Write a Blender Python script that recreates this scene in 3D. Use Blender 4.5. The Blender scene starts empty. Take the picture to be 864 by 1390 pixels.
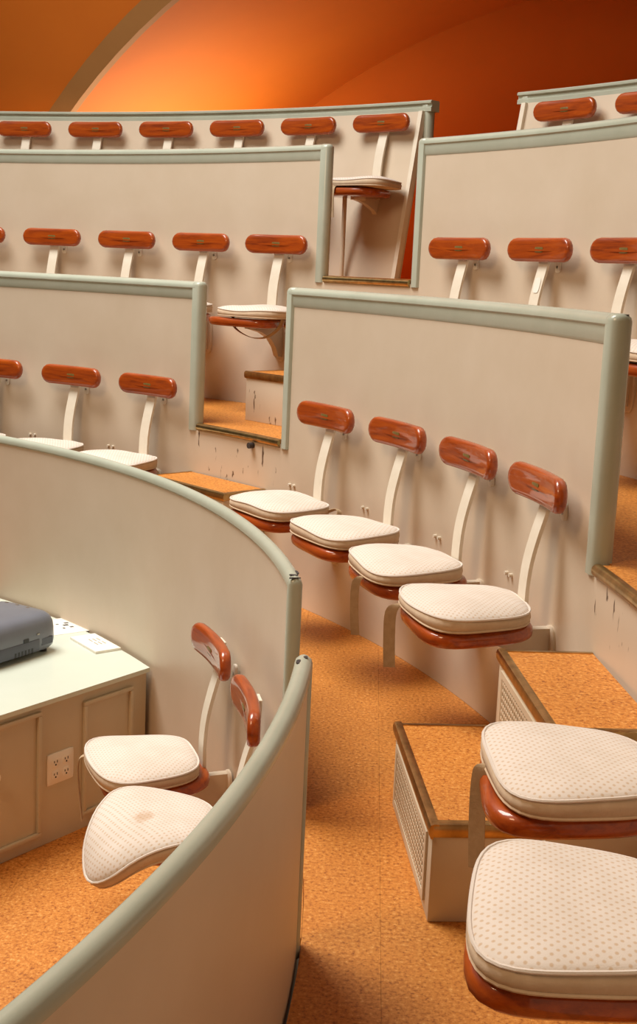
import bpy, bmesh, math, random
from mathutils import Vector, Matrix
random.seed(7)
S = bpy.context.scene
COL = S.collection
PI = math.pi

# ------------------------------------------------------------------ camera
cam_d = bpy.data.cameras.new('camera')
cam = bpy.data.objects.new('camera', cam_d)
COL.objects.link(cam)
cam_d.sensor_fit = 'HORIZONTAL'
cam_d.sensor_width = 36.0
cam_d.lens = 1695.79 / 864 * 36
cam_d.shift_y = -45 / 864
cam_d.clip_start = 0.02
_r = Vector((0.9980252, 0.04468733, 0.04414459))
_u = Vector((-0.05085981, 0.16243974, 0.98540682))
_f = Vector((-0.03686436, 0.98570603, -0.16439174))
cam.matrix_world = Matrix(((_r.x, _u.x, -_f.x, 3.8830), (_r.y, _u.y, -_f.y, -2.5875), (_r.z, _u.z, -_f.z, 1.48916), (0, 0, 0, 1)))
S.camera = cam

# ------------------------------------------------------------------ world, lights, exposure
S.view_settings.view_transform = 'Standard'
S.view_settings.look = 'None'
S.view_settings.gamma = 1.0
S.view_settings.use_curve_mapping = False
S.view_settings.exposure = -0.36
W = bpy.data.worlds.new('world'); S.world = W
W.use_nodes = True
W.node_tree.nodes['Background'].inputs[0].default_value = (1.0, 0.76, 0.50, 1)
W.node_tree.nodes['Background'].inputs[1].default_value = 0.07


def area(name, loc, target, size, energy, color, shape='DISK', size_y=None):
    d = bpy.data.lights.new(name, 'AREA'); d.shape = shape; d.size = size
    if size_y: d.size_y = size_y
    d.energy = energy; d.color = color
    o = bpy.data.objects.new(name, d); COL.objects.link(o)
    o.location = loc
    o.rotation_euler = (Vector(target) - Vector(loc)).to_track_quat('-Z', 'Y').to_euler()
    return o


sky_l = area('dome_skylight', (0.8, 2.6, 6.6), (2.2, 2.0, 0.0), 3.8, 470, (1.0, 0.97, 0.91))
sky_l.data.spread = math.radians(128)               # beam narrowed so less of it reaches the orange back wall
area('warm_fill', (1.3, -1.8, 4.2), (3.2, 2.6, 0.2), 1.6, 125, (1.0, 0.67, 0.39))  # added warm fill for the upright faces, not a known fixture

# ------------------------------------------------------------------ measured layout (metres)
RA, RB, RC, RD = 3.772, 4.618, 5.509, 6.403        # parapet radii about the centre of the room
F0, F1, F2, F3 = -0.656, 0.0, 0.728, 1.462         # tier floors
HP = 0.683                                          # parapet height above the tier behind it
ZB = 0.890                                          # backrest height above its floor
RAIL_A, RAIL_B, RAIL_C = F1 + HP - 0.008, F2 + HP, F3 + HP
RAIL_D = F3 + 0.887 + 0.129


# ------------------------------------------------------------------ materials
def srgb(r, g, b):
    f = lambda c: (c / 255 / 12.92) if c / 255 <= 0.04045 else ((c / 255 + 0.055) / 1.055) ** 2.4
    return (f(r), f(g), f(b), 1)


MATS = {}


def newmat(name):
    m = bpy.data.materials.new(name); m.use_nodes = True
    nt = m.node_tree; b = nt.nodes['Principled BSDF']
    MATS[name] = m
    return m, nt, b


def N(nt, t, **kw):
    n = nt.nodes.new(t)
    for k, v in kw.items():
        if hasattr(n, k): setattr(n, k, v)
        else: n.inputs[k].default_value = v
    return n


def ramp(nt, fac, stops):
    r = nt.nodes.new('ShaderNodeValToRGB')
    e = r.color_ramp.elements
    while len(e) < len(stops): e.new(0.5)
    for el, (p, c) in zip(e, stops): el.position = p; el.color = c
    nt.links.new(fac, r.inputs[0])
    return r


def bump(nt, b, height, strength, dist=0.002):
    n = nt.nodes.new('ShaderNodeBump'); n.inputs['Strength'].default_value = strength; n.inputs['Distance'].default_value = dist
    nt.links.new(height, n.inputs['Height']); nt.links.new(n.outputs[0], b.inputs['Normal'])


def paint(name, c1, c2, rough, scale=3.0, bmp=0.08, coat=0.0):
    m, nt, b = newmat(name)
    tc = N(nt, 'ShaderNodeTexCoord')
    n1 = N(nt, 'ShaderNodeTexNoise', Scale=scale, Detail=5.0, Roughness=0.6)
    nt.links.new(tc.outputs['Object'], n1.inputs['Vector'])
    r = ramp(nt, n1.outputs['Fac'], [(0.3, c1), (0.7, c2)])
    nt.links.new(r.outputs[0], b.inputs['Base Color'])
    b.inputs['Roughness'].default_value = rough
    b.inputs['Coat Weight'].default_value = coat
    n2 = N(nt, 'ShaderNodeTexNoise', Scale=160.0, Detail=3.0)
    nt.links.new(tc.outputs['Object'], n2.inputs['Vector'])
    bump(nt, b, n2.outputs['Fac'], bmp)
    return m


paint('panel_paint', srgb(206, 190, 168), srgb(213, 198, 178), 0.42)
paint('rail_paint', srgb(172, 178, 162), srgb(182, 187, 172), 0.24, 6.0)
paint('strap_paint', srgb(222, 212, 194), srgb(230, 222, 206), 0.40, 12.0)
paint('box_paint', srgb(206, 190, 164), srgb(218, 204, 180), 0.42)
paint('desk_paint', srgb(196, 184, 158), srgb(204, 192, 168), 0.40)
paint('desk_top_paint', srgb(208, 216, 202), srgb(214, 221, 208), 0.22)
paint('dome_orange', srgb(200, 104, 8), srgb(206, 110, 10), 0.75, 1.2)
paint('arch_band', srgb(160, 112, 58), srgb(168, 120, 64), 0.7, 2.0)
paint('white_plastic', srgb(236, 230, 218), srgb(240, 235, 226), 0.35, 8.0, 0.02)
paint('card_white', srgb(240, 234, 222), srgb(244, 239, 230), 0.5, 8.0, 0.02)
paint('dark_plastic', srgb(20, 20, 22), srgb(26, 26, 28), 0.4, 8.0, 0.02)
paint('print_ink', srgb(70, 66, 70), srgb(84, 80, 82), 0.6, 8.0, 0.0)
paint('chip_dark', srgb(46, 40, 40), srgb(70, 60, 56), 0.7, 60.0, 0.1)
paint('shadow_gap', srgb(24, 19, 14), srgb(30, 24, 18), 0.8, 6.0)
paint('projector_grey', srgb(108, 113, 124), srgb(114, 119, 130), 0.28, 8.0, 0.03)
paint('projector_dark', srgb(72, 76, 88), srgb(78, 82, 94), 0.38, 8.0, 0.03)
paint('plate_tarnish', srgb(104, 84, 40), srgb(122, 104, 54), 0.4, 90.0)
paint('tie_fabric', srgb(172, 148, 116), srgb(188, 164, 132), 0.9, 40.0, 0.3)
paint('cushion_side', srgb(196, 172, 144), srgb(208, 186, 160), 0.9, 30.0, 0.3)
paint('red_plastic', srgb(190, 30, 25), srgb(198, 36, 30), 0.4, 8.0, 0.02)


def metal(name, c, rough):
    m, nt, b = newmat(name)
    tc = N(nt, 'ShaderNodeTexCoord')
    n1 = N(nt, 'ShaderNodeTexNoise', Scale=22.0, Detail=6.0)
    nt.links.new(tc.outputs['Object'], n1.inputs['Vector'])
    d = tuple(x * 0.62 for x in c[:3]) + (1,)
    r = ramp(nt, n1.outputs['Fac'], [(0.35, d), (0.65, c)])
    nt.links.new(r.outputs[0], b.inputs['Base Color'])
    b.inputs['Metallic'].default_value = 1.0
    b.inputs['Roughness'].default_value = rough


metal('brass', srgb(206, 172, 116), 0.30)
metal('steel', srgb(176, 170, 160), 0.35)


def wood(name, dark, mid, light):
    m, nt, b = newmat(name)
    tc = N(nt, 'ShaderNodeTexCoord'); oi = N(nt, 'ShaderNodeObjectInfo')
    mp = N(nt, 'ShaderNodeMapping'); mp.inputs['Scale'].default_value = (2.2, 14, 22)
    add = N(nt, 'ShaderNodeVectorMath', operation='ADD')
    sc = N(nt, 'ShaderNodeVectorMath', operation='SCALE'); sc.inputs['Scale'].default_value = 7.0
    cmb = N(nt, 'ShaderNodeCombineXYZ')
    for i in range(3): nt.links.new(oi.outputs['Random'], cmb.inputs[i])
    nt.links.new(cmb.outputs[0], sc.inputs[0])
    nt.links.new(tc.outputs['Object'], add.inputs[0]); nt.links.new(sc.outputs[0], add.inputs[1])
    nt.links.new(add.outputs[0], mp.inputs['Vector'])
    n1 = N(nt, 'ShaderNodeTexNoise', Scale=2.4, Detail=7.0, Roughness=0.62, Distortion=0.6)
    nt.links.new(mp.outputs[0], n1.inputs['Vector'])
    r = ramp(nt, n1.outputs['Fac'], [(0.28, dark), (0.5, mid), (0.74, light)])
    nt.links.new(r.outputs[0], b.inputs['Base Color'])
    b.inputs['Roughness'].default_value = 0.45
    b.inputs['Specular IOR Level'].default_value = 0.3
    b.inputs['Coat Weight'].default_value = 0.8
    b.inputs['Coat Roughness'].default_value = 0.05
    bump(nt, b, n1.outputs['Fac'], 0.05)


wood('varnished_wood', srgb(122, 44, 2), srgb(160, 66, 3), srgb(180, 82, 6))


def cork():
    m, nt, b = newmat('cork')
    tc = N(nt, 'ShaderNodeTexCoord'); g = N(nt, 'ShaderNodeNewGeometry')
    n1 = N(nt, 'ShaderNodeTexNoise', Scale=95.0, Detail=4.0, Roughness=0.7)
    n2 = N(nt, 'ShaderNodeTexNoise', Scale=4.0, Detail=4.0)
    n3 = N(nt, 'ShaderNodeTexVoronoi', Scale=70.0)
    for n in (n1, n2, n3): nt.links.new(g.outputs['Position'], n.inputs['Vector'])
    r1 = ramp(nt, n1.outputs['Fac'], [(0.31, srgb(132, 66, 14)), (0.44, srgb(198, 122, 44)), (0.58, srgb(218, 144, 62)), (0.72, srgb(240, 184, 110))])
    r2 = ramp(nt, n2.outputs['Fac'], [(0.3, (0.86, 0.84, 0.80, 1)), (0.7, (1, 1, 1, 1))])
    mx = N(nt, 'ShaderNodeMix', data_type='RGBA', blend_type='MULTIPLY'); mx.inputs[0].default_value = 1
    nt.links.new(r1.outputs[0], mx.inputs[6]); nt.links.new(r2.outputs[0], mx.inputs[7])
    r3 = ramp(nt, n3.outputs['Distance'], [(0.05, (0.80, 0.72, 0.62, 1)), (0.22, (1, 1, 1, 1))])
    m2 = N(nt, 'ShaderNodeMix', data_type='RGBA', blend_type='MULTIPLY'); m2.inputs[0].default_value = 0.7
    nt.links.new(mx.outputs[2], m2.inputs[6]); nt.links.new(r3.outputs[0], m2.inputs[7])
    nt.links.new(m2.outputs[2], b.inputs['Base Color'])
    b.inputs['Roughness'].default_value = 0.5
    bump(nt, b, n1.outputs['Fac'], 0.2)


cork()


def cushion_fabric():
    m, nt, b = newmat('cushion_fabric')
    tc = N(nt, 'ShaderNodeTexCoord'); at = N(nt, 'ShaderNodeAttribute', attribute_name='rest')
    mp = N(nt, 'ShaderNodeMapping'); mp.inputs['Rotation'].default_value = (0, 0, PI / 4); mp.inputs['Scale'].default_value = (78, 78, 0)
    nt.links.new(at.outputs['Vector'], mp.inputs['Vector'])
    fr = N(nt, 'ShaderNodeVectorMath', operation='FRACTION'); nt.links.new(mp.outputs[0], fr.inputs[0])
    ds = N(nt, 'ShaderNodeVectorMath', operation='DISTANCE'); nt.links.new(fr.outputs[0], ds.inputs[0]); ds.inputs[1].default_value = (0.5, 0.5, 0)
    r = ramp(nt, ds.outputs['Value'], [(0.14, srgb(206, 182, 156)), (0.30, srgb(223, 213, 203))])
    n2 = N(nt, 'ShaderNodeTexNoise', Scale=9.0, Detail=4.0); nt.links.new(tc.outputs['Object'], n2.inputs['Vector'])
    r2 = ramp(nt, n2.outputs['Fac'], [(0.3, (0.90, 0.88, 0.85, 1)), (0.6, (1, 1, 1, 1))])
    mx = N(nt, 'ShaderNodeMix', data_type='RGBA', blend_type='MULTIPLY'); mx.inputs[0].default_value = 1
    nt.links.new(r.outputs[0], mx.inputs[6]); nt.links.new(r2.outputs[0], mx.inputs[7])
    nt.links.new(mx.outputs[2], b.inputs['Base Color'])
    b.inputs['Roughness'].default_value = 0.85
    b.inputs['Sheen Weight'].default_value = 0.15
    n3 = N(nt, 'ShaderNodeTexNoise', Scale=420.0, Detail=2.0); nt.links.new(tc.outputs['Object'], n3.inputs['Vector'])
    bump(nt, b, n3.outputs['Fac'], 0.25)


cushion_fabric()


def riser_paint():
    """panel paint with short dark kick scuffs, denser where feet hit"""
    m, nt, b = newmat('riser_paint')
    tc = N(nt, 'ShaderNodeTexCoord')
    n1 = N(nt, 'ShaderNodeTexNoise', Scale=3.0, Detail=5.0); nt.links.new(tc.outputs['Object'], n1.inputs['Vector'])
    r = ramp(nt, n1.outputs['Fac'], [(0.3, srgb(206, 190, 168)), (0.7, srgb(213, 198, 178))])
    mp = N(nt, 'ShaderNodeMapping'); mp.inputs['Scale'].default_value = (26, 26, 8)
    nt.links.new(tc.outputs['Object'], mp.inputs['Vector'])
    n2 = N(nt, 'ShaderNodeTexNoise', Scale=1.6, Detail=3.0, Roughness=0.5, Distortion=0.4); nt.links.new(mp.outputs[0], n2.inputs['Vector'])
    s = ramp(nt, n2.outputs['Fac'], [(0.655, (0, 0, 0, 1)), (0.70, (1, 1, 1, 1))])
    mx = N(nt, 'ShaderNodeMix', data_type='RGBA'); nt.links.new(s.outputs[0], mx.inputs[0])
    nt.links.new(r.outputs[0], mx.inputs[6]); mx.inputs[7].default_value = srgb(96, 74, 56)
    nt.links.new(mx.outputs[2], b.inputs['Base Color'])
    b.inputs['Roughness'].default_value = 0.45


riser_paint()


def stained_fabric():
    """the same cushion fabric with one yellow-brown blot"""
    m = MATS['cushion_fabric'].copy(); m.name = 'cushion_fabric_stained'; MATS[m.name] = m
    nt = m.node_tree; b = nt.nodes['Principled BSDF']
    src = b.inputs['Base Color'].links[0].from_socket
    at = N(nt, 'ShaderNodeAttribute', attribute_name='rest')
    nz = N(nt, 'ShaderNodeTexNoise', Scale=38.0, Detail=3.0); nt.links.new(at.outputs['Vector'], nz.inputs['Vector'])
    flat = N(nt, 'ShaderNodeVectorMath', operation='MULTIPLY'); flat.inputs[1].default_value = (1, 1, 0)
    nt.links.new(at.outputs['Vector'], flat.inputs[0])
    d = N(nt, 'ShaderNodeVectorMath', operation='DISTANCE'); d.inputs[1].default_value = (-0.03, 0.02, 0)
    nt.links.new(flat.outputs[0], d.inputs[0])
    ma = N(nt, 'ShaderNodeMath', operation='MULTIPLY_ADD'); ma.inputs[1].default_value = 0.06
    nt.links.new(nz.outputs['Fac'], ma.inputs[0]); nt.links.new(d.outputs['Value'], ma.inputs[2])
    r = ramp(nt, ma.outputs[0], [(0.045, (0.45, 0.45, 0.45, 1)), (0.068, (0, 0, 0, 1))])
    mx = N(nt, 'ShaderNodeMix', data_type='RGBA'); nt.links.new(r.outputs[0], mx.inputs[0])
    nt.links.new(src, mx.inputs[6]); mx.inputs[7].default_value = srgb(176, 128, 70)
    nt.links.new(mx.outputs[2], b.inputs['Base Color'])


stained_fabric()


# ------------------------------------------------------------------ mesh helpers
def obj(name, bm, mat, parent=None, smooth=True, angle=40):
    bmesh.ops.recalc_face_normals(bm, faces=bm.faces[:])
    me = bpy.data.meshes.new(name); bm.to_mesh(me); bm.free()
    me.materials.append(MATS[mat])
    if smooth:
        me.polygons.foreach_set('use_smooth', [True] * len(me.polygons))
        try: me.set_sharp_from_angle(angle=math.radians(angle))
        except Exception: pass
    o = bpy.data.objects.new(name, me); COL.objects.link(o)
    if parent: o.parent = parent
    return o


def empty(name, loc, rz=0.0, parent=None):
    o = bpy.data.objects.new(name, None); COL.objects.link(o)
    o.empty_display_size = 0.1; o.location = loc; o.rotation_euler = (0, 0, rz)
    if parent: o.parent = parent
    return o


def tag(o, label=None, cat=None, group=None, kind=None):
    if label: o['label'] = label
    if cat: o['category'] = cat
    if group: o['group'] = group
    if kind: o['kind'] = kind
    return o


def copy_tree(o, parent=None):
    c = o.copy(); COL.objects.link(c); c.parent = parent
    for ch in o.children: copy_tree(ch, c)
    return c


def rings_to_bm(bm, rings, closed_ring=True, cap=True):
    """rings: list of equally long point lists -> skin between them"""
    V = [[bm.verts.new(p) for p in r] for r in rings]
    n = len(V[0])
    for a, b in zip(V, V[1:]):
        for i in range(n if closed_ring else n - 1):
            j = (i + 1) % n
            bm.faces.new((a[i], a[j], b[j], b[i]))
    if cap:
        bm.faces.new(V[0][::-1]); bm.faces.new(V[-1])
    return V


def sweep_arc(profile, a0, a1, step=0.02, bm=None):
    """closed profile [(r,z)] swept round the room's centre from angle a0 to a1"""
    bm = bm or bmesh.new()
    n = max(1, int(math.ceil(abs(a1 - a0) / step)))
    rings = []
    for k in range(n + 1):
        a = a0 + (a1 - a0) * k / n
        rings.append([(r * math.cos(a), r * math.sin(a), z) for r, z in profile])
    rings_to_bm(bm, rings)
    return bm


def box(bm, x0, x1, y0, y1, z0, z1, bevel=0.0, M=None):
    v = [bm.verts.new(p) for p in ((x0, y0, z0), (x1, y0, z0), (x1, y1, z0), (x0, y1, z0), (x0, y0, z1), (x1, y0, z1), (x1, y1, z1), (x0, y1, z1))]
    fs = [bm.faces.new([v[i] for i in q]) for q in ((3, 2, 1, 0), (4, 5, 6, 7), (0, 1, 5, 4), (1, 2, 6, 5), (2, 3, 7, 6), (3, 0, 4, 7))]
    if bevel:
        es = list({e for f in fs for e in f.edges})
        bmesh.ops.bevel(bm, geom=es, offset=bevel, segments=2, affect='EDGES', profile=0.6)
    if M is not None:
        pass
    return bm


def bxm(*a, **k): return box(bmesh.new(), *a, **k)


def slab(outline, levels, n=40, warp=None, bm=None, axes=(0, 1, 2)):
    """outline(inset,t)->(u,v); levels [(inset,h)]; axes puts (u,v,h) on x,y,z"""
    bm = bm or bmesh.new()
    rings = []; rest = []
    for ins, h in levels:
        ring = []
        for i in range(n):
            u, v = outline(ins, i / n)
            p = [0, 0, 0]; p[axes[0]] = u; p[axes[1]] = v; p[axes[2]] = h
            rest.append(tuple(p))
            if warp: p = warp(p)
            ring.append(tuple(p))
        rings.append(ring)
    ly = bm.verts.layers.float_vector.new('rest')
    V = rings_to_bm(bm, rings)
    for v, q in zip([v for r in V for v in r], rest): v[ly] = q
    return bm


def sup(hw, hh, e=4.0, cx=0.0, cy=0.0):
    def f(ins, t):
        a = 2 * PI * t
        c, s = math.cos(a), math.sin(a)
        q = (abs(c) ** e + abs(s) ** e) ** (-1 / e)
        return cx + max(hw - ins, 0.0005) * c * q, cy + max(hh - ins, 0.0005) * s * q
    return f


def pill(hw, hh):
    """stadium outline"""
    def f(ins, t):
        r = max(hh - ins, 0.0005); L = hw - hh
        per = 4 * L + 2 * PI * r; d = t * per
        if d < 2 * L: return (-L + d, -r)
        d -= 2 * L
        if d < PI * r:
            a = -PI / 2 + d / r; return (L + r * math.cos(a), r * math.sin(a))
        d -= PI * r
        if d < 2 * L: return (L - d, r)
        d -= 2 * L
        a = PI / 2 + d / r
        return (-L + r * math.cos(a), r * math.sin(a))
    return f


def ribbon(path, width, thick, wdir, bm=None):
    """flat strip swept along path, width along wdir"""
    bm = bm or bmesh.new()
    w = Vector(wdir).normalized() * (width / 2)
    rings = []
    P_ = [Vector(p) for p in path]
    for i, p in enumerate(P_):
        t = (P_[min(i + 1, len(P_) - 1)] - P_[max(i - 1, 0)]).normalized()
        n = t.cross(w).normalized() * (thick / 2)
        rings.append([p + w + n, p - w + n, p - w - n, p + w - n])
    rings_to_bm(bm, rings)
    return bm


def smooth_path(pts, sub=5):
    P_ = [Vector(p) for p in pts]; out = []
    for i in range(len(P_) - 1):
        p0, p1, p2, p3 = P_[max(i - 1, 0)], P_[i], P_[i + 1], P_[min(i + 2, len(P_) - 1)]
        for k in range(sub):
            t = k / sub
            out.append(0.5 * ((2 * p1) + (p2 - p0) * t + (2 * p0 - 5 * p1 + 4 * p2 - p3) * t * t + (3 * p1 - p0 - 3 * p2 + p3) * t ** 3))
    out.append(P_[-1])
    return out


def tube(path, r, seg=8, closed=False, bm=None):
    bm = bm or bmesh.new()
    P_ = [Vector(p) for p in path]; n = len(P_); rings = []
    for i, p in enumerate(P_):
        if closed: t = (P_[(i + 1) % n] - P_[i - 1]).normalized()
        else: t = (P_[min(i + 1, n - 1)] - P_[max(i - 1, 0)]).normalized()
        up = Vector((0, 0, 1)) if abs(t.z) < 0.95 else Vector((1, 0, 0))
        a = t.cross(up).normalized(); b = t.cross(a)
        rings.append([p + (a * math.cos(2 * PI * k / seg) + b * math.sin(2 * PI * k / seg)) * r for k in range(seg)])
    if closed:
        V = [[bm.verts.new(q) for q in g] for g in rings]
        for i in range(n):
            A, B = V[i], V[(i + 1) % n]
            for k in range(seg): bm.faces.new((A[k], A[(k + 1) % seg], B[(k + 1) % seg], B[k]))
    else: rings_to_bm(bm, rings)
    return bm


def disc(bm, c, r, h, axis=1, seg=14):
    """short cylinder centred on c, along axis"""
    rings = []
    for s in (-h / 2, h / 2):
        g = []
        for k in range(seg):
            q = [r * math.cos(2 * PI * k / seg), r * math.sin(2 * PI * k / seg)]; q.insert(axis, s)
            g.append((c[0] + q[0], c[1] + q[1], c[2] + q[2]))
        rings.append(g)
    rings_to_bm(bm, rings)
    return bm


def P3(r, a, z): return Vector((r * math.cos(a), r * math.sin(a), z))


# ------------------------------------------------------------------ parapets
def cap_profile(r, top, hw, band):
    """rounded cap over a moulded band on both faces"""
    p = []
    for k in range(9):
        a = PI * k / 8
        p.append((r + hw * math.cos(a), top - 0.022 + 0.022 * math.sin(a)))
    p += [(r - hw, top - 0.030), (r - hw + 0.006, top - 0.036)]
    if band:
        p += [(r - hw + 0.006, top - band), (r - 0.021, top - band - 0.010)]
        p += [(r + 0.021, top - band - 0.010), (r + hw - 0.006, top - band)]
    else:
        p += [(r - hw + 0.006, top - 0.037), (r + hw - 0.006, top - 0.037)]
    p += [(r + hw - 0.006, top - 0.036), (r + hw, top - 0.030)]
    return p


def post_bm(r, a, sgn, z0, z1, w=0.050, hw=0.028, th=0.02):
    """upright at the end of a parapet, rounded outer corners and top; sgn = side the wall lies on"""
    bm = bmesh.new()
    t = Vector((-math.sin(a), math.cos(a), 0)) * sgn
    n = Vector((math.cos(a), math.sin(a), 0))
    k = hw / 0.028
    base = ((w, -hw), (0.016 * k, -hw), (0.006 * k, -hw + 0.006 * k), (0.0, -hw + 0.020 * k), (0.0, hw - 0.020 * k), (0.006 * k, hw - 0.006 * k), (0.016 * k, hw), (w, hw), (w + 0.010, th), (w + 0.010, -th))
    rings = []
    for z, ins in ((z0, 0), (z1 - 0.020, 0), (z1 - 0.010, 0.003), (z1 - 0.003, 0.010), (z1, 0.019)):
        f = max(0.05, 1 - ins / hw)
        rings.append([tuple(n * (r + v * f) + t * (u + (ins * 0.8 if u < w * 0.5 else 0)) + Vector((0, 0, z))) for u, v in base])
    rings_to_bm(bm, rings)
    return bm


def parapet(name, label, r, a0, a1, zlo, top, lo_end, hi_end, zpost, hw=0.032, band=0.075, th=0.02, pw=0.05):
    pn = obj(name, sweep_arc([(r - th, zlo), (r + th, zlo), (r + th, top - 0.03), (r - th, top - 0.03)], a0 + (0.004 if lo_end else 0), a1 - (0.004 if hi_end else 0)), 'panel_paint')
    tag(pn, label, 'wall', kind='structure')
    k = pw * 0.6 / r
    obj('cap_rail', sweep_arc(cap_profile(r, top, hw, band), a0 + (k if lo_end else 0), a1 - (k if hi_end else 0), 0.012), 'rail_paint', pn)
    if lo_end: obj('end_post', post_bm(r, a0, 1, zpost, top, pw, hw, th), 'rail_paint', pn)
    if hi_end: obj('end_post', post_bm(r, a1, -1, zpost, top, pw, hw, th), 'rail_paint', pn)
    return pn


wall_al = parapet('wall_front_left', 'lowest curved parapet behind the desk and projector', RA, 0.176, 1.30, F1 - 0.02, RAIL_A, True, False, F1 - 0.02, 0.0195, 0, 0.013, 0.034)
wall_an = parapet('wall_front_right', 'lowest curved parapet with a pale worn handrail sweeping past the cork aisle', RA, -0.62, 0.003, F1 - 0.02, RAIL_A, False, True, F1 - 0.02, 0.0195, 0, 0.013, 0.034)
wall_bl = parapet('wall_second_left', 'second tier parapet beyond the far aisle, behind the desk wall', RB, 0.844, 1.55, F2 - 0.02, RAIL_B, True, False, F2 - 0.035)
wall_bm = parapet('wall_second_middle', 'second tier parapet between the two aisles with four seats in a row', RB, 0.173, 0.706, F2 - 0.02, RAIL_B, True, True, F2 - 0.035)
wall_bn = parapet('wall_second_right', 'second tier parapet carrying the seats beside the step boxes', RB, -0.46, 0.034, F2 - 0.02, RAIL_B, False, True, F2 - 0.035)
wall_cl = parapet('wall_third_left', 'third tier parapet beyond the far aisle', RC, 0.853, 1.65, F3 - 0.02, RAIL_C, True, False, F3 - 0.035)
wall_cm = parapet('wall_third_middle', 'third tier parapet between the two aisles', RC, 0.165, 0.738, F3 - 0.02, RAIL_C, True, True, F3 - 0.035)


def riser(name, label, r, a0, a1, z0, z1, mat='panel_paint', th=0.02):
    o = obj(name, sweep_arc([(r - th, z0), (r + th, z0), (r + th, z1), (r - th, z1)], a0, a1), mat)
    return tag(o, label, 'wall', kind='structure')


riser('wall_front_base', 'painted base of the lowest parapet down to the front floor', RA, -0.62, 1.30, F0, F1 - 0.02, th=0.013)
riser('wall_second_base', 'painted riser below the four seats between the aisles', RB, 0.173, 0.706, F1, F2 - 0.02)
riser('wall_second_base_left', 'painted riser below the seats behind the desk wall', RB, 0.844, 1.55, F1, F2 - 0.02)
riser('wall_second_base_right', 'painted riser below the seats beside the step boxes', RB, -0.46, 0.034, F1, F2 - 0.02)
riser('wall_second_riser', 'scuffed riser behind the high step box, under the brass sill', RB, 0.034, 0.173, F1, F2 - 0.02, 'riser_paint')
riser('wall_second_riser_far', 'scuffed riser under the brass sill of the far aisle', RB, 0.706, 0.844, F1, F2 - 0.02, 'riser_paint')
riser('wall_third_base', 'painted riser below the third tier parapet', RC, 0.0, 1.65, F2, F3 - 0.02)


# top tier: the board leans back, its rail stays upright
def top_tier(name, label, a0, a1, lo_end, hi_end):
    prof = [(6.195, F3), (6.235, F3), (RD - 0.006, RAIL_D - 0.06), (RD - 0.036, RAIL_D - 0.06)]
    pn = obj(name, sweep_arc(prof, a0 + (0.006 if lo_end else 0), a1 - (0.006 if hi_end else 0)), 'panel_paint')
    tag(pn, label, 'wall', kind='structure')
    r, t = RD, RAIL_D
    cap = [(r - 0.036, t - 0.062), (r - 0.036, t - 0.040), (r - 0.028, t - 0.036), (r - 0.028, t - 0.020), (r - 0.040, t - 0.016), (r - 0.040, t - 0.006), (r - 0.034, t), (r + 0.034, t), (r + 0.04, t - 0.006), (r + 0.04, t - 0.062)]
    obj('cap_rail', sweep_arc(cap, a0 - (0.002 if lo_end else 0), a1 + (0.002 if hi_end else 0), 0.012), 'rail_paint', pn)
    for a, sg, on in ((a0, 1, lo_end), (a1, -1, hi_end)):
        if not on: continue
        obj('end_post', post_bm(RD, a, sg, F3, RAIL_D - 0.01, 0.045, 0.034, 0.03), 'rail_paint', pn)
        s = a + sg * 0.0075
        bm = bmesh.new()
        rings = []
        for (ri, zz) in ((6.185, F3), (RD - 0.046, RAIL_D - 0.06)):
            g = []
            for (dr, da) in ((-0.01, -0.0022), (0.03, -0.0022), (0.03, 0.0022), (-0.01, 0.0022)):
                g.append(tuple(P3(ri + dr, s + da, zz)))
            rings.append(g)
        rings_to_bm(bm, rings)
        obj('edge_strip', bm, 'strap_paint', pn, smooth=False)
    return pn


top_tier('wall_top_left', 'topmost sloping back board with a row of six seats', 0.862, 1.75, True, False)
top_tier('wall_top_right', 'topmost sloping back board under the dark end of the orange vault', 0.25, 0.762, False, True)


# ------------------------------------------------------------------ floors
def clip_half(poly, nx, ny, c):
    """keep nx*x+ny*y <= c"""
    out = []
    for i in range(len(poly)):
        p, q = poly[i], poly[(i + 1) % len(poly)]
        dp = nx * p[0] + ny * p[1] - c; dq = nx * q[0] + ny * q[1] - c
        if dp <= 0: out.append(p)
        if dp * dq < 0:
            t = dp / (dp - dq); out.append((p[0] + (q[0] - p[0]) * t, p[1] + (q[1] - p[1]) * t))
    return out


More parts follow.
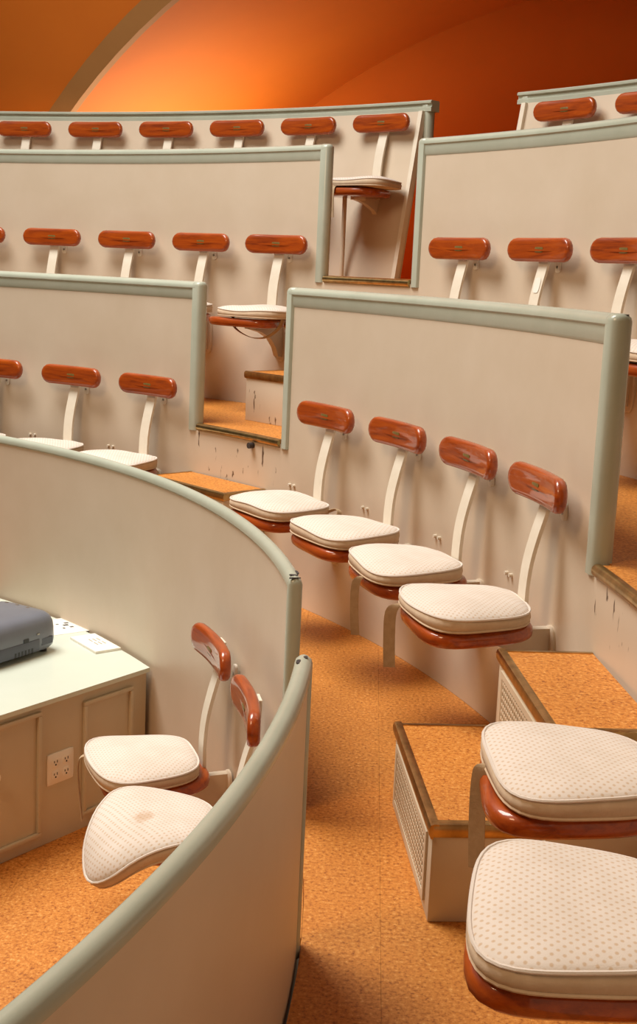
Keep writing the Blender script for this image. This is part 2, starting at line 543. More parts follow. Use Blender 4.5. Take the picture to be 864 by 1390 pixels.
def cork_floor(name, label, r0, r1, a0, a1, z, x_seam, y_seam, tile=0.305, gap=0.0006):
    base = obj(name, sweep_arc([(r0, z - 0.05), (r1, z - 0.05), (r1, z - 0.0045), (r0, z - 0.0045)], a0, a1), 'cork')
    tag(base, label, 'floor', kind='structure')
    full = None
    i0 = int((-r1 - x_seam) / tile) - 1
    for i in range(i0, int((r1 - x_seam) / tile) + 2):
        for j in range(int((-r1 - y_seam) / tile) - 1, int((r1 - y_seam) / tile) + 2):
            x, y = x_seam + i * tile, y_seam + j * tile
            cx, cy = x + tile / 2, y + tile / 2
            rc, ac = math.hypot(cx, cy), math.atan2(cy, cx)
            if rc < r0 - tile or rc > r1 + tile or ac < a0 - 0.1 or ac > a1 + 0.1: continue
            h = tile / 2 - gap / 2
            poly = [(cx - h, cy - h), (cx + h, cy - h), (cx + h, cy + h), (cx - h, cy + h)]
            ca, sa = math.cos(ac), math.sin(ac)
            whole = all(r0 < math.hypot(*p) < r1 and a0 < math.atan2(p[1], p[0]) < a1 for p in poly)
            if not whole:
                poly = clip_half(poly, -ca, -sa, -r0)
                for k in range(-4, 5):
                    if len(poly) < 3: break
                    b = ac + k * 0.02
                    poly = clip_half(poly, math.cos(b), math.sin(b), r1)
                if len(poly) >= 3: poly = clip_half(poly, math.sin(a0), -math.cos(a0), 0)
                if len(poly) >= 3: poly = clip_half(poly, -math.sin(a1), math.cos(a1), 0)
                if len(poly) < 3: continue
                ar = 0.5 * abs(sum(poly[q][0] * poly[(q + 1) % len(poly)][1] - poly[(q + 1) % len(poly)][0] * poly[q][1] for q in range(len(poly))))
                if ar < 0.0004: continue
            elif full is not None:
                o = full.copy(); COL.objects.link(o); o.parent = base; o.location = (cx, cy, z); continue
            bm = bmesh.new()
            rings = [[(p[0] - cx, p[1] - cy, zz) for p in poly] for zz in (-0.0045, 0.0)]
            rings_to_bm(bm, rings)
            o = obj('cork_tile', bm, 'cork', base, smooth=False); o.location = (cx, cy, z)
            if whole: full = o
    return base


cork_floor('floor_lower_tier', 'cork tile floor of the aisle between the handrail and the step boxes', RA + 0.021, RB - 0.021, -0.46, 0.98, F1, 3.972, 0.555)
cork_floor('floor_front', 'cork tile floor in front of the desk', 1.9, RA - 0.021, -0.45, 1.15, F0, 3.05, 0.20)


def ring_floor(name, label, r0, r1, a0, a1, z):
    o = obj(name, sweep_arc([(r0, z - 0.035), (r1, z - 0.035), (r1, z), (r0, z)], a0, a1), 'cork', smooth=False)
    return tag(o, label, 'floor', kind='structure')


ring_floor('floor_second_tier', 'cork floor of the walkway behind the second tier parapet', RB + 0.021, RC - 0.021, -0.46, 1.55, F2)
ring_floor('floor_third_tier', 'cork floor of the walkway behind the third tier parapet', RC + 0.021, 7.0, 0.1, 1.65, F3)
# cork of the openings and the brass nosing strips on their edge
NOSE = []
for i, (nm, r, a0, a1, z, lab) in enumerate((
        ('trim_1', RB, 0.0375, 0.1695, F2, 'brass edged cork sill at the top of the step boxes'),
        ('trim_2', RB, 0.7095, 0.8405, F2, 'brass edged cork sill in the gap of the second tier parapet'),
        ('trim_3', RC, 0.7410, 0.8500, F3, 'brass edged cork sill in the gap of the third tier parapet'),
        ('trim_4', RA, 0.0070, 0.1720, F1, 'brass edged cork sill in the gap of the lowest parapet'))):
    s = obj(nm, sweep_arc([(r - 0.016, z - 0.019), (r + 0.0205, z - 0.019), (r + 0.0205, z), (r - 0.016, z)], a0, a1), 'cork', smooth=False)
    tag(s, lab, 'sill', kind='structure')
    pr = [(r - 0.010, z + 0.002)]
    for k in range(7):
        a = PI / 2 + PI * k / 6
        pr.append((r - 0.020 + 0.016 * math.cos(a), z - 0.016 + 0.018 * math.sin(a)))
    pr += [(r - 0.0205, z - 0.036), (r - 0.0205, z - 0.002)]
    obj('nosing', sweep_arc(pr, a0 - 0.002, a1 + 0.002), 'brass', s)

# dark latch stub under the sill of the far aisle
lt = obj('stop_peg', disc(bmesh.new(), (0, 0, 0), 0.014, 0.03, 1), 'chip_dark')
lt.location = P3(RB - 0.032, 0.752, F2 - 0.052); lt.rotation_euler = (0, 0, 0.752 + PI / 2)
tag(lt, 'small dark peg under the brass sill of the far aisle', 'peg')

# ------------------------------------------------------------------ orange vault behind the top tier
PHI, R1, LV, AV, ZC, OFF = 1.190, 6.607, 2.787, 5.887, -2.014, -2.964
LEAN = 0.4                                          # the orange shell leans inwards as it rises, shaped to take less skylight
nV = Vector((math.cos(PHI), math.sin(PHI), 0)); tV = Vector((-math.sin(PHI), math.cos(PHI), 0))


def vpt(t, d, z): return nV * d + tV * t + Vector((0, 0, z))


def rfront(z): return R1 - LEAN * (z - 2.4)


def arch_t(zz): return math.sqrt(max(AV * AV - (zz - ZC) ** 2, 0))


def vault():
    zb = F3 - 0.035
    th0 = math.asin((zb - ZC) / AV)
    n = 48
    arc = [(OFF + AV * math.cos(th0 + (PI - 2 * th0) * k / n), ZC + AV * math.sin(th0 + (PI - 2 * th0) * k / n)) for k in range(n + 1)]
    # soffit
    bm = bmesh.new()
    rows = [[bm.verts.new(vpt(t, rfront(z) + (R1 + LV - rfront(z)) * q / 6, z)) for t, z in arc] for q in range(7)]
    for a, b in zip(rows, rows[1:]):
        for i in range(n): bm.faces.new((a[i], a[i + 1], b[i + 1], b[i]))
    o = obj('ceiling_vault', bm, 'dome_orange', None)
    tag(o, 'orange curved soffit of the deep arched recess', 'ceiling', kind='structure')
    # end wall of recess
    bm = bmesh.new()
    bm.faces.new([bm.verts.new(vpt(t, R1 + LV, z)) for t, z in arc])
    o = obj('wall_recess_end', bm, 'dome_orange', None, smooth=False)
    tag(o, 'dark orange end wall of the arched recess', 'wall', kind='structure')
    # wall the arch is cut from
    bm = bmesh.new()
    top = 8.0
    V1 = [bm.verts.new(vpt(t, rfront(z), z)) for t, z in arc]
    V2 = [bm.verts.new(vpt(t, rfront(top), top)) for t, z in arc]
    for i in range(n): bm.faces.new((V1[i], V1[i + 1], V2[i + 1], V2[i]))
    for vi, tt in ((0, 7.5), (n, -9.0)):
        a = bm.verts.new(vpt(tt, rfront(zb), zb)); b = bm.verts.new(vpt(tt, rfront(top), top))
        bm.faces.new((V1[vi], a, b, V2[vi]))
    o = obj('wall_back', bm, 'dome_orange', None, smooth=False)
    tag(o, 'orange wall beside the arched recess', 'wall', kind='structure')
    # moulded band round the arch edge
    bm = bmesh.new()
    rings = []
    for t, z in arc:
        ux, uz = (t - OFF) / AV, (z - ZC) / AV
        g = []
        for (e, d) in ((-0.006, -0.012), (0.115, -0.012), (0.115, 0.02), (0.02, 0.06), (-0.006, 0.05)):
            zz = ZC + uz * (AV + e)
            g.append(tuple(vpt(OFF + ux * (AV + e), rfront(zz) + d, zz)))
        rings.append(g)
    rings_to_bm(bm, rings)
    o = obj('trim_5', bm, 'arch_band', None)
    tag(o, 'pale band moulded round the edge of the orange arch', 'moulding', kind='structure')
    # floor of the recess
    bm = bmesh.new()
    t0 = arch_t(zb)
    bm.faces.new([bm.verts.new(vpt(t, d, zb - 0.002)) for t, d in ((OFF - t0, 6.9), (OFF + t0, 6.9), (OFF + t0, R1 + LV), (OFF - t0, R1 + LV))])
    o = obj('floor_recess', bm, 'cork', None, smooth=False)
    tag(o, 'floor of the arched recess behind the top row', 'floor', kind='structure')


vault()
area('recess_uplight', vpt(0.6, R1 + 1.1, F3 + 0.12), vpt(1.8, R1 + 1.0, 4.2), 2.0, 88, (1.0, 0.86, 0.62), 'RECTANGLE', 1.6)

# ------------------------------------------------------------------ step boxes
def step_box(label, a, rfront, depth, half, z0, z1, vents=True, mat='box_paint'):
    """front face towards the room's centre; local +Y points to the centre"""
    e = empty('step_box', P3(rfront, a, z0), a + PI / 2)
    tag(e, label, 'step', 'cork topped step boxes in the aisles')
    h = z1 - z0
    obj('body', bxm(-half + 0.006, half - 0.006, -depth, -0.008, 0, h - 0.022, 0.004), mat, e, angle=30)
    obj('tread', bxm(-half + 0.010, half - 0.010, -depth, -0.014, h - 0.022, h, 0.0), 'cork', e, smooth=False)

    def nose(p0, p1, out):
        d = (Vector(p1) - Vector(p0)); o_ = Vector(out)
        rings = []
        for p in (Vector(p0), Vector(p1)):
            g = []
            for (u, w) in ((-0.016, 0.0025), (-0.004, 0.0030), (0.004, 0.0), (0.0075, -0.008), (0.0075, -0.022), (0.003, -0.032), (-0.003, -0.034), (-0.003, -0.002), (-0.016, -0.001)):
                g.append(tuple(p + o_ * u + Vector((0, 0, w))))
            rings.append(g)
        bm = bmesh.new(); rings_to_bm(bm, rings)
        return bm
    obj('nosing', nose((-half - 0.002, -0.006, h), (half + 0.002, -0.006, h), (0, 1, 0)), 'brass', e)
    for s in (-1, 1):
        obj('nosing', nose((s * (half - 0.008), -0.006, h), (s * (half - 0.008), -depth, h), (s, 0, 0)), 'brass', e)
    if vents:
        gw, g0, g1 = half - 0.075, 0.045, h - 0.060
        fr = bmesh.new()
        for (x0, x1, zz0, zz1) in ((-gw - 0.018, gw + 0.018, g1, g1 + 0.018), (-gw - 0.018, gw + 0.018, g0 - 0.018, g0), (-gw - 0.018, -gw, g0, g1), (gw, gw + 0.018, g0, g1)):
            box(fr, x0, x1, -0.010, -0.002, zz0, zz1)
        f = obj('vent_frame', fr, 'box_paint', e, smooth=False)
        obj('vent_backing', bxm(-gw, gw, -0.0095, -0.0075, g0, g1), 'shadow_gap', f, smooth=False)
        la = bmesh.new()
        st = 0.019
        x = -gw + st / 2
        while x < gw:
            box(la, x - 0.0035, x + 0.0035, -0.0075, -0.0035, g0, g1); x += st
        zc = g0 + st / 2
        while zc < g1:
            box(la, -gw, gw, -0.0074, -0.0036, zc - 0.0035, zc + 0.0035); zc += st
        obj('vent_lattice', la, 'box_paint', f, smooth=False)
    return e


step_box('low cork topped step box with brass edges standing on the aisle floor', 0.112, 4.062, 0.262, 0.330, F1, 0.243)
step_box('higher cork topped step box against the riser beside the last seat of the middle row', 0.100, 4.322, 0.262, 0.310, F1, 0.486)
step_box('higher cork topped step box below the brass sill of the far aisle', 0.790, 4.335, 0.250, 0.292, F1, 0.486)
step_box('cork topped step box inside the gap of the second tier parapet, scuffed on its front', 0.790, 4.900, 0.30, 0.275, F2, F2 + 0.245, vents=False, mat='riser_paint')
step_box('taller cork topped step box under the sill of the third tier gap', 0.7955, 5.215, 0.26, 0.315, F2, F2 + 0.489, vents=False)


# ------------------------------------------------------------------ swivel seats
def seat_outline(front, back, y0, y1, rnd=0.09):
    """rounded trapezoid, wide at the front (y1), narrow at the back (y0)"""
    cy = (y0 + y1) / 2; hd = (y1 - y0) / 2

    def f(ins, t):
        a = 2 * PI * t; c, s = math.cos(a), math.sin(a); e = 3.6
        q = (abs(c) ** e + abs(s) ** e) ** (-1 / e)
        u, v = c * q, s * q
        hw = back + (front - back) * (v + 1) / 2
        return (hw - ins) * u, cy + (hd - ins) * v
    return f


def build_seat():
    e = empty('swivel_seat', (0, 0, 0))
    # backrest: pill shaped, hollowed towards the sitter, on x-z with depth along y
    lev = [(0.020, -0.019), (0.008, -0.018), (0.002, -0.012), (0.0, -0.004), (0.0, 0.004), (0.002, 0.011), (0.008, 0.017), (0.020, 0.0185), (0.045, 0.0188)]
    b = obj('backrest', slab(pill(0.205, 0.051), lev, 48, lambda p: [p[0], p[1] + 0.45 * p[0] ** 2, p[2]], axes=(0, 2, 1)), 'varnished_wood', e, angle=60)
    b.location = (0, 0.066, ZB)
    npl = obj('name_plate', slab(sup(0.026, 0.0115, 8), [(0, 0), (0, 0.0015), (0.001, 0.002)], 24, axes=(0, 2, 1)), 'plate_tarnish', b)
    npl.location = (0, 0.0192, 0.0)
    # flat steel strap
    path = smooth_path([(0, 0.042, 0.925), (0, 0.044, 0.87), (0, 0.052, 0.82), (0, 0.074, 0.74), (0, 0.091, 0.66), (0, 0.098, 0.58), (0, 0.098, 0.50), (0, 0.102, 0.452)], 5)
    obj('back_strap', ribbon(path, 0.060, 0.012, (1, 0, 0)), 'strap_paint', e, angle=50)
    tb = obj('stop_tab', slab(sup(0.016, 0.028, 3.0), [(0.002, 0), (0, 0.002), (0, 0.010), (0.003, 0.012)], 20, axes=(0, 2, 1)), 'strap_paint', e)
    tb.location = (-0.040, 0.0, ZB - 0.066)
    hl = obj('screw', disc(bmesh.new(), (0, 0, 0), 0.006, 0.003, 1, 10), 'steel', tb); hl.location = (0, 0.0125, -0.004)
    # seat board
    so = seat_outline(0.222, 0.142, 0.085, 0.448)
    obj('seat_board', slab(so, [(0.030, 0.452), (0.010, 0.455), (0.002, 0.463), (0.0, 0.474), (0.001, 0.486), (0.007, 0.495), (0.020, 0.498), (0.060, 0.496), (0.11, 0.495)], 48), 'varnished_wood', e, angle=60)
    # cast bracket from wall to board
    bm = bmesh.new()
    prof = [(0.012, 0.28), (0.012, 0.460), (0.300, 0.454), (0.300, 0.440), (0.20, 0.420), (0.12, 0.386), (0.07, 0.335), (0.045, 0.285)]
    rings_to_bm(bm, [[(x, y, z) for y, z in prof] for x in (-0.016, 0.016)])
    br = obj('swing_bracket', bm, 'panel_paint', e, angle=30)
    pl = obj('wall_plate', slab(sup(0.040, 0.105, 3.2, 0, 0.36), [(0.0, 0.0), (0.0, 0.008), (0.005, 0.013)], 28, axes=(0, 2, 1)), 'panel_paint', e)
    for zz in (0.285, 0.435):
        s_ = obj('bolt', disc(bmesh.new(), (0.024, 0.016, zz), 0.007, 0.006, 1, 10), 'steel', pl)
    obj('pivot', disc(bmesh.new(), (0, 0.26, 0.447), 0.045, 0.016, 2, 18), 'strap_paint', e)
    return e


def build_cushion(seed, bend=None):
    """padded seat cushion with piping round both edges; origin at the middle of its underside"""
    rnd = random.Random(seed)
    ph = [rnd.uniform(0, 6.28) for _ in range(6)]
    so = seat_outline(0.222, 0.160, -0.168, 0.172)
    T = 0.046

    def wob(p):
        x, y, z = p
        k = 0.0045 * math.sin(9 * x + ph[0]) * math.sin(8 * y + ph[1]) + 0.003 * math.sin(17 * x + ph[2] + 9 * y)
        s_ = 1 + 0.012 * math.sin(2 * math.atan2(y, x) + ph[3]) + 0.010 * math.sin(3 * math.atan2(y, x) + ph[4])
        p = [x * s_, y * s_, z + (k if z > 0.02 else 0)]
        if bend:
            dx, dy, s0, R, am = bend
            u = p[0] * dx + p[1] * dy - s0
            if u > 0:
                ph_ = min(u / R, am); rho = R + p[2]; ex = max(0.0, u - R * am)
                u2 = rho * math.sin(ph_) + ex * math.cos(ph_)
                p = [p[0] + dx * (u2 - u), p[1] + dy * (u2 - u), rho * math.cos(ph_) - R - ex * math.sin(ph_)]
        return p
    top = slab(so, [(0.001, T - 0.004), (0.004, T + 0.001), (0.012, T + 0.006), (0.032, T + 0.013), (0.055, T + 0.018), (0.080, T + 0.020), (0.105, T + 0.0215), (0.130, T + 0.022), (0.150, T + 0.0222)], 56, wob)
    # the top only, plus the welt side as its own part
    c = obj('seat_cushion', top, 'cushion_fabric', None, angle=80)
    obj('side_band', slab(so, [(0.090, 0.000), (0.050, 0.002), (0.006, 0.006), (-0.002, 0.012), (-0.005, T / 2 + 0.003), (-0.002, T - 0.006), (0.006, T - 0.004)], 56, wob), 'cushion_side', c, angle=80)
    for zz, ins in ((T - 0.002, -0.001), (0.009, -0.001)):
        ring = [tuple(wob(list(so(ins, i / 56)) + [zz])) for i in range(56)]
        obj('piping', tube(ring, 0.0036, 6, True), 'cushion_side' if zz < 0.02 else 'cushion_fabric', c)
    return c


protoS = build_seat()
CUSH = [build_cushion(s) for s in (3, 11, 23, 40)]
CUSH.append(build_cushion(52, (-0.74, 0.67, 0.05, 0.14, 0.85)))
CUSH[4].data.materials[0] = MATS['cushion_fabric_stained']
used = set()
GS = 'swivel seats with wooden backrests'
GC = 'patterned seat cushions'


def first_or_copy(key, proto):
    if key in used: return copy_tree(proto)
    used.add(key); return proto


def place_seat(r, a, z, label, clabel, swing=0.0, variant=0, cush=True, ctilt=(0, 0), cshift=(0, 0), crot=0.0):
    s = first_or_copy('seat', protoS)
    s.location = P3(r - 0.02, a, z); s.rotation_euler = (0, 0, a + PI / 2 + swing)
    tag(s, label, 'seat', GS)
    if not cush: return s, None
    c = first_or_copy('c%d' % variant, CUSH[variant])
    M = Matrix.Translation(s.location) @ Matrix.Rotation(a + PI / 2 + swing, 4, 'Z') @ Matrix.Translation((cshift[0], 0.272 + cshift[1], 0.4985)) @ Matrix.Rotation(crot, 4, 'Z')
    c.matrix_world = M
    c.location = M.to_translation(); c.rotation_euler = M.to_euler()
    tag(c, clabel, 'cushion', GC)
    return s, c


def tie(c, path, width=0.026, wdir=(1, 0, 0)):
    o = obj('tie_strap', ribbon(smooth_path(path, 4), width, 0.003, wdir), 'tie_fabric', c)
    return o


ORD = ['first', 'second', 'third', 'fourth', 'fifth', 'sixth', 'seventh']
# second tier, middle section: four seats
bm_seats = []
for i in range(4):
    a = 0.238 + 0.1235 * i
    s, c = place_seat(RB, a, F1, 'wooden swivel seat between the aisles, %s from the step boxes, below the long parapet' % ORD[i],
                      'patterned cushion on the %s seat from the step boxes, between the aisles' % ORD[i], variant=i, crot=(0.06, -0.05, 0.04, 0.0)[i], cshift=((0.004, 0.0), (0.0, 0.008), (0.0, 0.0), (0, 0))[i])
    bm_seats.append((s, c))
# second tier, beside the step boxes
bn_seats = []
for i in range(2):
    a = (-0.043, -0.181)[i]
    s, c = place_seat(RB, a, F1, 'wooden swivel seat on the wall %s' % ('right beside the low step box' if i == 0 else 'one seat further from the low step box'),
                      'patterned cushion %s' % ('beside the low step box, its tie hanging over the box' if i == 0 else 'in front of the cushion that hangs over the low step box'), variant=(2, 1)[i], crot=(0.10, 0.06)[i], cshift=((0, -0.012), (0, 0))[i])
    bn_seats.append((s, c))
# second tier, left section
for i in range(4):
    a = 0.906 + 0.1235 * i
    place_seat(RB, a, F1, 'wooden swivel seat behind the desk wall, %s from the far aisle' % ORD[i], 'patterned cushion behind the desk wall, %s from the far aisle' % ORD[i], variant=(i + 1) % 4)
# third tier, left section
cl_seats = []
for i in range(5):
    a = 0.906 + 0.5562 / RC * i
    cl_seats.append(place_seat(RC, a, F2, 'wooden swivel seat on the third tier, %s from the far aisle on its left side' % ORD[i], 'patterned cushion on the third tier, %s from the far aisle on its left side' % ORD[i], variant=i % 4, swing=(0.10 if i == 0 else 0.0), cshift=((-0.06, 0.0) if i == 0 else (0, 0))))
# third tier, middle section
cm_seats = []
for i in range(4):
    a = 0.662 - 0.5562 / RC * i
    cm_seats.append(place_seat(RC, a, F2, 'wooden swivel seat on the third tier between the aisles, %s from the far aisle' % ORD[i], 'patterned cushion on the third tier between the aisles, %s from the far aisle' % ORD[i], variant=(i + 2) % 4))
# top tier
dl_seats = []
for i in range(7):
    a = 0.906 + 0.5538 / RD * i
    dl_seats.append(place_seat(RD - 0.022, a, F3, 'dark wooden swivel seat on the top board, %s from the slanted white edge strip' % ORD[i], 'patterned cushion on the top row, %s from the slanted white edge strip' % ORD[i], variant=i % 4, cshift=((-0.07, 0.0) if i == 0 else (0, 0))))
for i in range(3):
    a = 0.700 - 0.5538 / RD * i
    place_seat(RD - 0.022, a, F3, 'dark wooden swivel seat below the dark end of the vault, %s from its board edge' % ORD[i], 'patterned cushion below the dark end of the vault, %s from its board edge' % ORD[i], variant=(i + 1) % 4)
# front row
s, c = place_seat(RA, 0.384, F0, 'wooden swivel seat in the front row beside the desk', 'patterned cushion lying flat on the front row seat beside the desk', variant=0, cshift=(0.0, 0.025), crot=0.06)
sA1, cA1 = s, c
s, c = place_seat(RA, 0.232, F0, 'wooden swivel seat in the front row close to the curved handrail', 'stained cushion sagging off the front row seat close to the handrail', variant=4, cshift=(0.045, 0.062), crot=-0.28)
sA2, cA2 = s, c
for ch in s.children:                              # its board has swung round on the pivot
    if ch.name.startswith('seat_board'): ch.rotation_euler = (0, 0, -0.34)

# ------------------------------------------------------------------ desk, projector, papers, outlet
D0 = Vector((3.0655, 2.1425, 0)); DI = Vector((-0.56104, -0.82779, 0)); DN = Vector((0.82779, -0.56104, 0))   # front runs along DI, faces DN
DZ = -0.09


def desk():
    e = empty('desk', (D0.x, D0.y, F0), math.atan2(DI.y, DI.x))
    # local frame: +X along the front, -Y... the front normal DN is local +Y rotated: compute
    Mi = Matrix.Translation((D0.x, D0.y, F0)) @ Matrix.Rotation(math.atan2(DI.y, DI.x), 4, 'Z')
    inv = Mi.inverted()
    pts = [D0 + DI * 1.45]
    pts.append(D0.copy())
    for k in range(1, 9): pts.append(P3(RA - 0.028, 0.612 + 0.34 * k / 8, 0))
    loc = [inv @ Vector((p.x, p.y, F0)) for p in pts]
    h = DZ - F0
    ny = (inv.to_3x3() @ DN).y          # sign of the front normal in local y
    bm = bmesh.new()
    rings_to_bm(bm, [[(p.x, p.y - ny * 0.010, z) for p in loc] for z in (0, h - 0.018)])
    obj('body', bm, 'desk_paint', e, smooth=False)
    bm = bmesh.new()
    rings_to_bm(bm, [[(p.x, p.y + (ny * 0.012 if i < 2 else 0) - ny * 0.004, z) for i, p in enumerate(loc)] for z in (h - 0.018, h - 0.003, h)])
    obj('top', bm, 'desk_top_paint', e, smooth=False)

    def moulding(x0, x1, z0, z1):
        bm = bmesh.new()
        w = 0.016
        for (a0, a1, b0, b1) in ((x0, x1, z1 - w, z1), (x0, x1, z0, z0 + w), (x0, x0 + w, z0 + w, z1 - w), (x1 - w, x1, z0 + w, z1 - w)):
            y0, y1 = sorted((-ny * 0.0105, ny * 0.004))
            box(bm, a0, a1, y0, y1, b0, b1, 0.004)
        obj('panel_moulding', bm, 'desk_paint', e, angle=30)
    moulding(0.080, 0.338, 0.055, h - 0.058)
    moulding(0.545, 1.10, 0.045, h - 0.040)
    # outlet plate
    y = -ny * 0.010
    tagname = empty('power_outlet', Mi @ Vector((0.448, y, 0.285)), math.atan2(DI.y, DI.x))
    tag(tagname, 'white wall plate with four sockets on the front of the desk', 'outlet')
    yo = ny
    obj('cover_plate', slab(sup(0.064, 0.060, 30), [(0, 0), (0, yo * 0.004), (0.003, yo * 0.006)], 40, axes=(0, 2, 1)), 'white_plastic', tagname)
    for sx in (-1, 1):
        for sz in (-1, 1):
            k = obj('socket', slab(sup(0.019, 0.017, 3.5, sx * 0.026, sz * 0.024), [(0, yo * 0.004), (0, yo * 0.0075), (0.002, yo * 0.008)], 20, axes=(0, 2, 1)), 'white_plastic', tagname)
            hb = bmesh.new()
            for (dx, dz, w, hh) in ((-0.007, 0.004, 0.0016, 0.005), (0.007, 0.004, 0.0016, 0.004), (0, -0.008, 0.003, 0.003)):
                y0, y1 = sorted((yo * 0.0078, yo * 0.0088))
                box(hb, sx * 0.026 + dx - w, sx * 0.026 + dx + w, y0, y1, sz * 0.024 + dz - hh, sz * 0.024 + dz + hh)
            obj('socket_holes', hb, 'dark_plastic', k, smooth=False)
    tag(e, 'low cream painted desk with a pale glossy top against the curved wall', 'desk')
    kn = obj('door_knob', disc(bmesh.new(), (0.772, ny * 0.010, 0.345), 0.022, 0.030, 1, 18), 'white_plastic', e)
    return e


desk()


def projector():
    X = Vector((0.50, 0.866, 0)).normalized()            # along its front, towards the wall
    Y = Vector((-0.866, 0.50, 0)).normalized()           # to its back
    w, d, h = 0.400, 0.330, 0.122
    corner = Vector((2.672, 2.298, DZ))
    org = corner - X * (w / 2) + Y * (d / 2)
    e = empty('projector', org, math.atan2(X.y, X.x))
    tag(e, 'blue grey projector with rounded corners on the pale desk top', 'projector')
    out = sup(w / 2, d / 2, 7)
    z0 = 0.014
    obj('body', slab(out, [(0.030, z0), (0.012, z0 + 0.004), (0.004, z0 + 0.014), (0.0, z0 + 0.040), (0.001, z0 + 0.090), (0.004, z0 + 0.114), (0.012, z0 + 0.134), (0.026, z0 + 0.147), (0.045, z0 + 0.153), (0.075, z0 + 0.156), (0.12, z0 + 0.157)], 64), 'projector_grey', e, angle=60)
    bm = bmesh.new()
    for (x, y) in ((-0.15, -0.12), (0.15, -0.12), (0.15, 0.12), (-0.15, 0.12)):
        pass
    for (x, y) in ((-0.15, -0.12), (0.15, -0.12), (0.15, 0.12), (-0.15, 0.12)):
        obj('foot', disc(bmesh.new(), (x, y, 0.008), 0.016, 0.016, 2, 14), 'dark_plastic', e)
    f = -d / 2
    obj('side_panel', bxm(-0.16, 0.085, f - 0.0015, f + 0.01, z0 + 0.012, z0 + 0.060, 0.0012), 'projector_dark', e, angle=30)
    for k in range(6):
        obj('vent_slot', bxm(0.000 + 0.018 * k - 0.05, 0.009 + 0.018 * k - 0.05, f - 0.0022, f + 0.006, z0 + 0.010, z0 + 0.030), 'dark_plastic', e, smooth=False)
    obj('port', bxm(0.000, 0.026, f - 0.0022, f + 0.006, z0 + 0.058, z0 + 0.074), 'dark_plastic', e, smooth=False)
    obj('rating_label', bxm(0.100, 0.160, f - 0.0012 + 0.001, f + 0.006, z0 + 0.028, z0 + 0.056), 'projector_dark', e, smooth=False)
    obj('latch', bxm(0.070, 0.084, f - 0.003, f + 0.006, z0 + 0.078, z0 + 0.084), 'steel', e, smooth=False)
    obj('plug', disc(bmesh.new(), (w / 2 + 0.006, 0.06, z0 + 0.045), 0.007, 0.016, 0, 10), 'red_plastic', e)
    for k in range(3):
        obj('button', disc(bmesh.new(), (0.142, -0.04 + 0.06 * k, z0 + 0.152), 0.008, 0.006, 2, 12), 'steel', e)


projector()


def desk_card(name, label, cat, c, ang, w, d, t, marks, mat='card_white'):
    o = obj(name, bxm(-w / 2, w / 2, -d / 2, d / 2, 0, t, 0.0015), mat, None, angle=30)
    o.location = (c[0], c[1], DZ); o.rotation_euler = (0, 0, ang)
    tag(o, label, cat)
    for (x, y, a, b, m) in marks:
        obj('print_mark', bxm(x - a, x + a, y - b, y + b, t - 0.0002, t + 0.0004), m, o, smooth=False)
    return o


mk = [(-0.03 + 0.05 * (k % 2), 0.03 - 0.018 * (k // 2), 0.018, 0.0018, 'plate_tarnish') for k in range(6)]
desk_card('notice_card', 'thick cream card lying on the desk top between projector and wall', 'card', (2.797, 2.395), math.atan2(2.345 - 2.528, 2.912 - 2.761), 0.235, 0.115, 0.011, mk)
mk = [(-0.035, 0.02, 0.008, 0.010, 'print_ink'), (-0.005, 0.005, 0.010, 0.012, 'print_ink'), (0.030, 0.018, 0.008, 0.008, 'print_ink'), (0.035, -0.02, 0.010, 0.005, 'print_ink'), (-0.03, -0.024, 0.006, 0.006, 'print_ink')]
desk_card('printed_sheet', 'white printed sheet partly hidden behind the projector', 'paper', (2.610, 2.640), math.atan2(2.561 - 2.763, 2.699 - 2.546), 0.23, 0.20, 0.0015, mk)

# ------------------------------------------------------------------ wall details
def screws(wall, r, a_seat, floor):
    """pair of screw heads between the seats"""
    for dx in (0.335, 0.368):
        a = a_seat + dx / r
        o = obj('screw_head', disc(bmesh.new(), (0, 0, 0), 0.0065, 0.014, 1, 10), 'strap_paint', wall)
        o.location = P3(r - 0.025, a, floor + 0.538); o.rotation_euler = (0, 0, a + PI / 2)


for i in range(4): screws(wall_bm, RB, 0.238 + 0.1235 * i - (0 if i < 3 else 0.0), F1)
for i in range(3): screws(wall_bl, RB, 0.906 + 0.1235 * i, F1)
for i in range(4): screws(wall_cl, RC, 0.906 + 0.5562 / RC * i, F2)
for i in range(1, 4): screws(wall_cm, RC, 0.662 - 0.5562 / RC * i, F2)


def chip(wall, r, a, z, su, sv, seed, normal='up'):
    rnd = random.Random(seed)
    bm = bmesh.new()
    n = 9
    pts = []
    for k in range(n):
        q = rnd.uniform(0.5, 1.0)
        pts.append((su * q * math.cos(2 * PI * k / n), sv * q * math.sin(2 * PI * k / n)))
    rings_to_bm(bm, [[(x, y, zz) for x, y in pts] for zz in (-0.002, 0.0006)])
    o = obj('paint_chip', bm, 'chip_dark', wall, smooth=False)
    o.location = P3(r, a, z); o.rotation_euler = (0, 0, a + PI / 2)
    return o


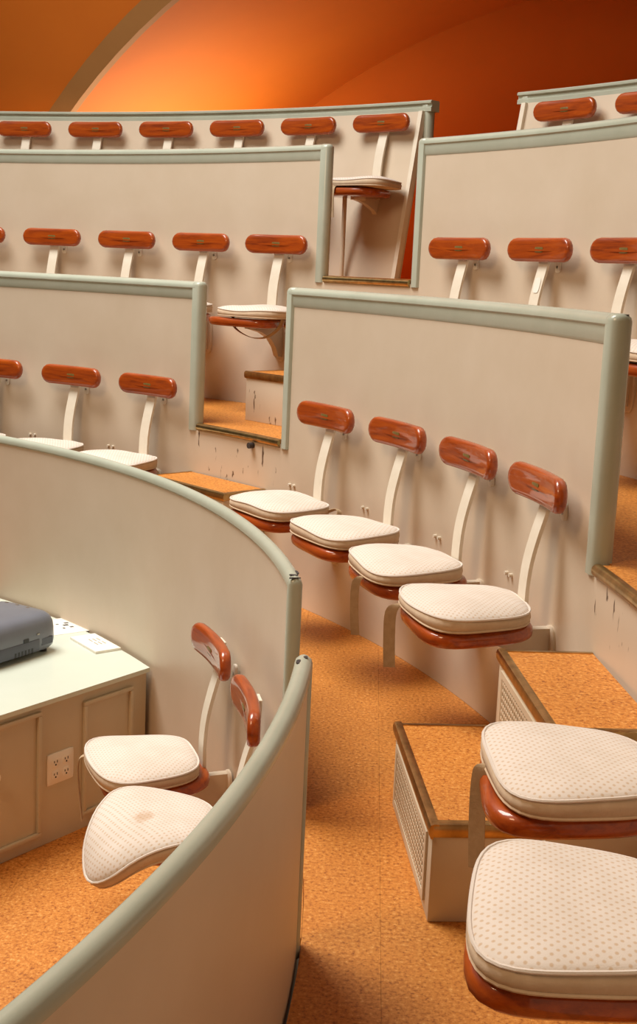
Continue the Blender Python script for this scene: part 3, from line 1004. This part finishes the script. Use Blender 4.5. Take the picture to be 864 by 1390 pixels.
chip(wall_al, RA - 0.002, 0.186, RAIL_A, 0.012, 0.014, 1)
chip(wall_al, RA + 0.012, 0.196, RAIL_A - 0.002, 0.020, 0.006, 2)
chip(wall_al, RA - 0.004, 0.1785, RAIL_A - 0.001, 0.006, 0.020, 3)
chip(wall_an, RA + 0.004, -0.006, RAIL_A, 0.012, 0.006, 4)
chip(wall_an, RA - 0.008, -0.014, RAIL_A - 0.001, 0.016, 0.006, 5)
chip(wall_bm, RB + 0.012, 0.176, RAIL_B - 0.002, 0.008, 0.010, 6)

# white sticker on a strap of the third tier
st = obj('sticker', slab(sup(0.019, 0.034, 4), [(0, 0), (0, 0.0012)], 24, axes=(0, 2, 1)), 'white_plastic', cm_seats[1][0])
st.location = (0, 0.0815, 0.740); st.rotation_euler = (math.radians(14), 0, 0)

# ------------------------------------------------------------------ cushion ties
tie(bm_seats[0][1], [(0.100, 0.12, 0.008), (0.104, 0.172, 0.010), (0.106, 0.198, -0.012), (0.106, 0.200, -0.09), (0.102, 0.196, -0.185)], 0.036, (0.3, 1, 0))
tie(bm_seats[1][1], [(-0.070, 0.14, 0.004), (-0.068, 0.180, 0.006), (-0.066, 0.198, -0.02), (-0.066, 0.198, -0.11), (-0.070, 0.192, -0.19)], 0.028, (0.3, 1, 0))
tie(bm_seats[3][1], [(-0.13, -0.12, 0.01), (-0.175, -0.15, 0.035), (-0.20, -0.15, 0.02), (-0.19, -0.13, -0.04)], 0.022, (0, 1, 0.3))
tie(bn_seats[0][1], [(0.030, 0.13, 0.012), (0.030, 0.176, 0.014), (0.028, 0.186, -0.02), (0.022, 0.186, -0.11), (0.012, 0.182, -0.20)], 0.034, (0.4, 1, 0))
tie(cA1, [(0.130, 0.13, 0.010), (0.140, 0.172, 0.010), (0.140, 0.186, -0.02), (0.130, 0.184, -0.10), (0.105, 0.178, -0.20)], 0.022, (1, -0.4, 0))
tie(cl_seats[0][1], [(0.17, 0.02, 0.0), (0.165, 0.02, -0.05), (0.10, 0.03, -0.085), (0.02, 0.03, -0.105), (-0.06, 0.02, -0.095), (-0.13, 0.02, -0.05), (-0.16, 0.02, 0.0)], 0.026, (0, 1, 0.2))
tie(dl_seats[0][1], [(0.10, 0.14, 0.004), (0.10, 0.178, 0.0), (0.10, 0.188, -0.05), (0.095, 0.186, -0.17)], 0.026, (1, 0, 0))
# post that props the last seat of the top row
obj('support_post', tube([(0.150, 0.20, 0.0), (0.150, 0.20, 0.456)], 0.014, 10), 'box_paint', dl_seats[0][0])
